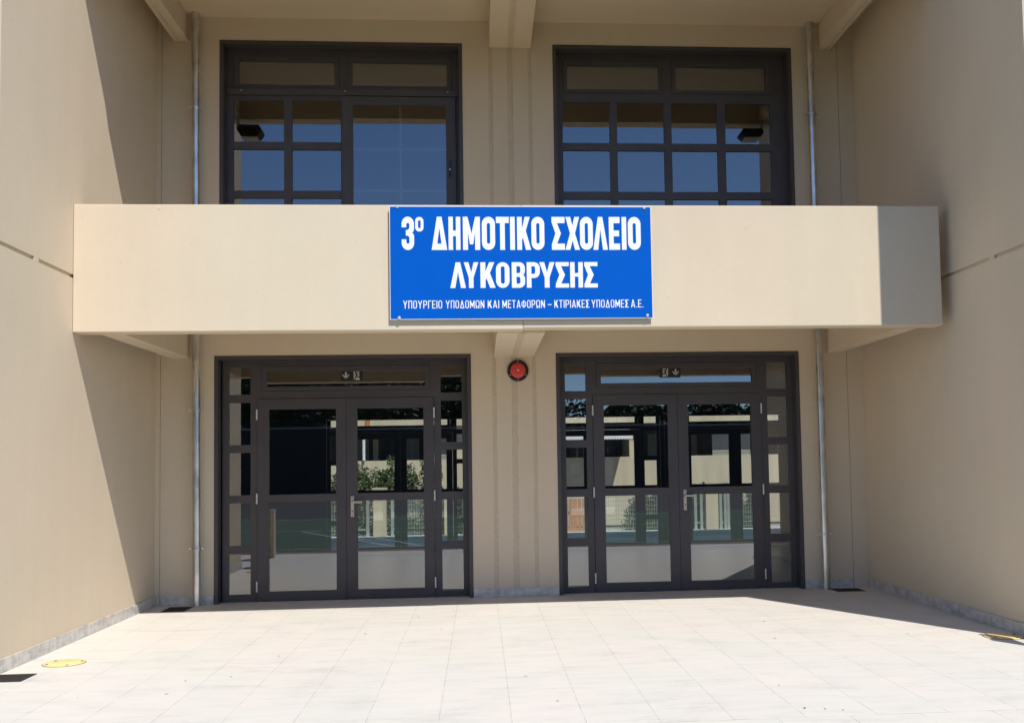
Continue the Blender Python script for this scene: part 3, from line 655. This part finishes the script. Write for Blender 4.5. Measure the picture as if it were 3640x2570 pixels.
def grate(x0, x1, y0, y1, label):
    o = thing('drain_grate', label, 'drain grate', ((x0 + x1) / 2, (y0 + y1) / 2, 0), 'iron drain grates in the paving')
    m = MB(); w_ = 0.016; z = 0.005
    m.box(x0, x1, y0, y0 + w_, 0.0006, z); m.box(x0, x1, y1 - w_, y1, 0.0006, z); m.box(x0, x0 + w_, y0 + w_, y1 - w_, 0.0006, z); m.box(x1 - w_, x1, y0 + w_, y1 - w_, 0.0006, z); m.build('frame', M_iron, o)
    b = MB(); n = 11; dx = (x1 - x0 - 2 * w_) / n
    b.box(x0 + w_, x1 - w_, y0 + w_, y1 - w_, 0.0006, 0.0012)
    for i in range(n):
        b.box(x0 + w_ + (i + 0.12) * dx, x0 + w_ + (i + 0.78) * dx, y0 + w_, y1 - w_, 0.0013, 0.0042)
    ym = (y0 + y1) / 2
    b.build('grid', M_iron, o)
grate(-4.27, -3.998, -3.97, -3.70, 'iron drain grate in the sunlit paving below the yellow cover'); grate(-4.08, -3.84, -0.50, -0.15, 'iron drain grate at the foot of the left drainpipe'); grate(3.135, 3.45, -0.34, -0.085, 'iron drain grate at the foot of the right drainpipe')
spots = [(-2.658, -0.525), (-3.614, -1.312), (-3.135, -3.495), (-2.867, -3.919), (-2.824, -4.141), (-2.538, -4.043), (-2.832, -4.55), (-3.387, -4.579), (-2.352, -3.282), (-2.748, -3.294), (-1.134, -2.17), (-1.792, -2.309), (-0.847, -1.331), (0.705, -1.443),
         (0.767, -1.444), (-0.476, -4.359), (-0.314, -5.137), (-1.383, -1.353), (1.138, -2.441), (1.624, -3.153), (1.78, -2.259), (2.752, -3.136), (2.823, -3.173), (1.144, -4.911), (1.116, -5.538), (1.226, -5.574), (1.319, -5.615), (2.775, -1.27)]
for i, (x, y) in enumerate(spots):
    m = MB(); a = rng.uniform(0, 6.28); L = rng.uniform(0.006, 0.014); wd = L * rng.uniform(0.3, 0.55); n = 7
    top = [(L * math.cos(math.pi * k / n), wd * math.sin(math.pi * k / n)) for k in range(n + 1)]
    for sg in (1, -1):
        pts = [(x + u * math.cos(a) - sg * v * math.sin(a), y + u * math.sin(a) + sg * v * math.cos(a), 0.002 + v * 0.5 + abs(u) * 0.12) for u, v in top]
        m.quad(*(pts if sg > 0 else pts[::-1]))
    o = m.build('dry_leaf', M_leafdry); tag(o, 'tiny brown scrap of dry leaf lying on the pale paving', 'leaf', 'dry leaf scraps on the paving')

# ------------------------------------------------------------------ the yard beyond the far doors
def mesh_fence(x0, x1, label):
    Y = 11.0; z0, z1 = -0.02, 0.95
    o = thing('mesh_fence', label, 'fence', ((x0 + x1) / 2, Y, -0.03), 'wire mesh fence bays beyond the hall')
    m = MB(); n = int((x1 - x0) / 0.052)
    for i in range(n + 1):
        x = x0 + (x1 - x0) * i / n; m.box(x - 0.004, x + 0.004, Y - 0.004, Y + 0.004, z0 + 0.02, z1)
    for k in range(10):
        z = z0 + 0.05 + k * 0.098; m.box(x0, x1, Y - 0.013, Y - 0.005, z - 0.004, z + 0.004)
    m.build('mesh_panel', M_fence, o)
    for x in (x0 - 0.03, x1 + 0.03): MB().box(x - 0.028, x + 0.028, Y - 0.03, Y + 0.03, -0.029, z1 + 0.03).build('post', M_fence, o)
for x0, x1, nm in ((-5.9, -3.62, 'left of the first pillar'), (-2.42, -1.75, 'in front of the tall shrubs'), (-1.1, 0.55, 'behind the pier between the doors'), (0.70, 3.75, 'in front of the orange board'), (4.68, 7.4, 'right of the last pillar')):
    mesh_fence(x0, x1, 'pale wire mesh fence bay ' + nm)
for x0, x1, nm in ((-3.42, -3.18, 'just left of the first pillar'), (-2.66, -2.50, 'just right of the first pillar'), (3.92, 4.05, 'just left of the last pillar'), (4.48, 4.58, 'just right of the last pillar')):
    o = thing('gate_post', 'pale steel gate post ' + nm, 'post', ((x0 + x1) / 2, 11.0, -0.03), 'steel posts beside the pillars')
    for x in (x0, x1): MB().box(x - 0.03, x + 0.03, 10.96, 11.04, -0.029, 0.97).build('upright', M_fence, o)
    MB().box(x0 + 0.031, x1 - 0.031, 10.985, 11.015, 0.10, 0.13).build('rail', M_fence, o)
for x, wd, nm in ((-2.92, 0.27, 'seen through the left doors'), (-1.44, 0.22, 'seen through the side pane right of the left doors'), (4.27, 0.27, 'seen through the right doors')):
    o = thing('gate_pillar', 'cream rendered pillar on the yard kerb, ' + nm, 'pillar', (x, 11.0, -0.03), 'cream pillars along the yard fence')
    MB().box(x - wd / 2, x + wd / 2, 10.88, 11.12, -0.029, 0.95).build('shaft', M_neigh, o); MB().box(x - wd / 2 - 0.02, x + wd / 2 + 0.02, 10.86, 11.14, 0.951, 1.005).build('cap', M_neigh, o)
o = thing('orange_board', 'orange slatted board standing behind the wire fence', 'board', (1.40, 12.0, -0.15))
m = MB()
for i in range(6): m.box(1.12 + i * 0.10, 1.205 + i * 0.10, 11.98, 12.0, -0.149, 0.66)
m.build('slats', M_orange, o); MB().box(1.10, 1.74, 12.001, 12.04, 0.30, 0.38).build('rail', M_orange, o)

def leaves(m, c, rad, n, size, seed):
    r = random.Random(seed)
    for _ in range(n):
        while True:
            p = Vector((r.uniform(-1, 1), r.uniform(-1, 1), r.uniform(-1, 1)))
            if p.length < 1: break
        p = p * (0.55 + 0.45 * r.random()) if r.random() < 0.3 else p
        q = Vector((c[0] + p.x * rad[0], c[1] + p.y * rad[1], c[2] + p.z * rad[2]))
        a = Vector((r.gauss(0, 1), r.gauss(0, 1), r.gauss(0, 0.7))).normalized(); b_ = a.cross(Vector((r.gauss(0, 1), r.gauss(0, 1), r.gauss(0, 1)))).normalized()
        L = size * r.uniform(0.6, 1.3); w_ = L * 0.45
        m.quad(q - a * L * 0.5, q - b_ * w_ * 0.5, q + a * L * 0.5, q + b_ * w_ * 0.5)
def shrub(x, y, h, wd, seed, label):
    r = random.Random(seed)
    o = thing('shrub', label, 'shrub', (x, y, -0.2), 'leafy shrubs behind the yard fence')
    st = MB(); m = MB()
    for k in range(7):
        bx = x + r.uniform(-0.5, 0.5) * wd; by = y + r.uniform(-0.15, 0.15); hh = h * r.uniform(0.75, 1.0)
        st.tube((x + r.uniform(-0.1, 0.1), y, -0.22), (bx, by, -0.2 + hh * 0.95), 0.014, 0.005, 6)
        for j in range(7):
            t = (j + 0.6) / 7; leaves(m, (bx + r.uniform(-0.06, 0.06), by, -0.2 + hh * t), (0.11 + 0.20 * (1 - t), 0.18, 0.15), 105, 0.072, seed * 91 + k * 13 + j)
    st.build('stem', M_bark, o); m.build('foliage', M_leaf, o)
sh = [(-3.75, 1.70, 'tallest leafy shrub at the left of the yard hedge'), (-3.25, 1.85, 'shrub with an upright tip behind the first pillar'), (-2.62, 1.90, 'bushy shrub right of the first pillar with a spire'), (-1.98, 1.87, 'shrub with thin bright shoots behind the far middle door post'),
      (-1.25, 1.15, 'low shrub beside the narrow pillar'), (3.55, 1.12, 'low shrub left of the last pillar'), (4.0, 1.10, 'low shrub just behind the last pillar'), (4.65, 1.15, 'low shrub right of the last pillar'), (5.3, 1.15, 'low shrub at the right end of the hedge'), (2.95, 1.0, 'low shrub just right of the orange board'), (-0.6, 1.1, 'low shrub seen past the pier between the doors')]
for i, (x, h, lb) in enumerate(sh): shrub(x, 11.75, h, 0.72, 40 + i, lb)

# neighbouring block of flats beyond the yard
nb = thing('apartment_building', 'cream block of flats with long balconies seen through the hall', 'building', (0, 20, -0.25))
P = lambda n, m, mt, **k: m.build(n, mt, nb, **k)
P('balcony_wall', MB().box(-14, 16, 16.0, 16.15, -0.2, 1.61), M_neigh); P('balcony_wall', MB().box(-14, 16, 15.9, 16.15, 2.50, 2.66), M_neigh)
P('balcony_slab', MB().box(-14, 16, 16.151, 17.6, 2.62, 2.80), M_neigh)
P('wall', MB().box(-14, 16, 17.6, 24, -0.2, 5.9), M_dark); P('roof', MB().box(-14.4, 16.4, 15.6, 24.4, 5.9, 6.2), M_neigh)  # back wall coloured dark to give the shade inside the balcony recesses
P('balcony_wall', MB().box(-14, 16, 16.0, 16.15, 4.2, 4.75), M_neigh)
for x0, x1, n, mt in ((-4.2, -3.83, 'curtain', M_curt), (-3.42, -2.98, 'window', M_black), (-3.0 + 0.02, -2.45, 'curtain', M_curt), (3.95, 4.5, 'curtain', M_curt), (4.75, 5.35, 'curtain', M_curt), (1.2, 3.2, 'window', M_black)):
    P(n, MB().box(x0, x1, 17.45 if n == 'curtain' else 17.5, 17.59, 1.1, 2.25), mt)
P('wall_strip', MB().box(-3.70, -3.56, 17.3, 17.599, 1.0, 2.49), M_neigh)
for x0, x1 in ((-2.25, -1.55), (5.55, 6.6)):
    m = MB()
    for k in range(22): m.box(x0, x1, 16.40 - 0.01 * (k % 2), 16.43, 1.12 + 0.052 * k, 1.168 + 0.052 * k)
    P('roller_shutter', m, M_shut)
P('wall', MB().box(-1.53, -0.9, 16.2, 17.599, 0.9, 2.619), M_neigh); P('wall', MB().box(3.24, 3.5, 16.2, 17.599, 0.9, 2.619), M_neigh)
for x in (-3.80, 4.55):
    m = MB(); m.tube((x, 15.94, 1.62), (x, 15.94, 2.16), 0.038, seg=10); m.tube((x, 15.94, 2.16), (x + 0.08, 15.94, 2.22), 0.038, seg=10); P('downpipe', m, M_white)
for x in (-3.68, 1.35, 4.72): P('roof_pipe', MB().box(x - 0.05, x + 0.05, 15.84, 15.899, 2.45, 2.75), M_orange)
m = MB(); m.quad((1.3, 15.1, 2.16), (3.18, 15.1, 2.16), (3.18, 15.98, 2.42), (1.3, 15.98, 2.42))
for i in range(24):
    xa = 1.3 + i * 1.88 / 24; xb = xa + 1.88 / 24; xm = (xa + xb) / 2; m.quad((xa, 15.1, 2.16), (xa, 15.1, 2.08), (xm, 15.1, 2.045), (xb, 15.1, 2.08), (xb, 15.1, 2.16))
P('awning', m, M_white)

# ------------------------------------------------------------------ behind the camera, mirrored in the panes
o = thing('low_pillar', 'low cream pillar at the left edge of the paving, mirrored in the left doors', 'pillar', (-4.28, -5.66, 0))
MB().box(-4.40, -4.165, -5.76, -5.56, 0.001, 0.745).build('shaft', M_wall, o, bevel=0.01); MB().box(-4.403, -4.162, -5.763, -5.557, 0.7455, 0.785).build('cap', M_wall, o, bevel=0.006)
o = thing('low_railing', 'short dark railing at the front end of the right wall, shading the yellow cover', 'railing', (3.58, -4.04, 0))
MB().box(3.535, 3.615, -4.087, -4.007, 0.001, 0.80).build('post', M_iron, o, bevel=0.004)
MB().box(3.56, 3.59, -4.006, -3.752, 0.42, 0.78).build('panel', M_iron, o)  # unseen infill, widened from a rail to throw more shade on the lid
def tree(x, y, h, rad, seed, label, mt):
    r = random.Random(seed); o = thing('tree', label, 'tree', (x, y, -0.25), 'trees beyond the court')
    t = MB(); t.tube((x, y, -0.25), (x + 0.2, y, h * 0.55), 0.22, 0.12, 10)
    m = MB()
    for k in range(26):
        a = r.uniform(0, 6.28); d = rad * r.random() ** 0.5; z = h * r.uniform(0.22, 0.93); kk = 1 - 0.9 * abs(z / h - 0.5)
        c = (x + math.cos(a) * d * kk, y + math.sin(a) * d * kk * 0.8, z); t.tube((x + 0.15, y, h * 0.42), c, 0.06, 0.02, 6)
        leaves(m, c, (rad * 0.36, rad * 0.36, h * 0.13), 230, 0.34, seed * 57 + k)
    t.build('trunk', M_bark, o); m.build('crown', mt, o)
for i, (x, y, h, rad, lb) in enumerate(((-31, -55, 9, 5, 'far left tree of the row beyond the court'), (-24, -52, 9, 5, 'second tree from the left beyond the court'), (-16.5, -52, 9, 5, 'tall tree mirrored at the left of the left doors'), (-9, -50, 9.5, 5, 'tallest dark tree mirrored above the left doors'), (-2.5, -54, 8.2, 4.5, 'dark tree mirrored in the middle of the left doors'),
        (3.5, -53, 5.6, 4, 'lower tree mirrored near the pier between the doors'), (9, -55, 5.2, 4, 'low tree mirrored in the right doors'), (14.5, -53, 5.5, 4, 'low broad tree mirrored in the right transom'), (20, -56, 5.2, 4, 'low tree mirrored at the right of the right doors'), (26, -54, 5.2, 4.5, 'rightmost tree of the row beyond the court'))):
    tree(x, y, h, rad, 300 + i, lb, M_leaf2)
bb = thing('boundary_wall', 'long dark boundary wall beyond the green court', 'wall', (0, -44, -0.25))
MB().box(-45, 45, -44.2, -44, -0.25, 3.4).build('wall', M_dark, bb); MB().box(-45, 45, -44.25, -43.95, 3.401, 3.5).build('coping', M_conc, bb)

# the far wood: one dark mass behind the single trees
def wood():
    r = random.Random(5); m = MB(); n = 120; top = []
    for i in range(n + 1):
        x = -70 + 140 * i / n; h = 6.25 + 5.2 * (1 / (1 + math.exp((x - 1) / 2.0))) + 0.5 * math.sin(x * 0.7) + r.uniform(-0.5, 0.5); top.append((x, h))
    for (xa, ha), (xb, hb) in zip(top, top[1:]):
        m.quad((xa, -72, -0.25), (xb, -72, -0.25), (xb, -72.8, hb - 0.5), (xa, -72.8, ha - 0.5)); m.quad((xa, -72.8, ha - 0.5), (xb, -72.8, hb - 0.5), (xb, -78, hb - 1), (xa, -78, ha - 1))
        leaves(m, ((xa + xb) / 2, -72.3, ha * 0.55), (0.9, 0.7, ha * 0.48), 60, 0.6, int(xa * 10) + 999)
    return m
tag(wood().build('far_wood', M_leaf2), kind='stuff')
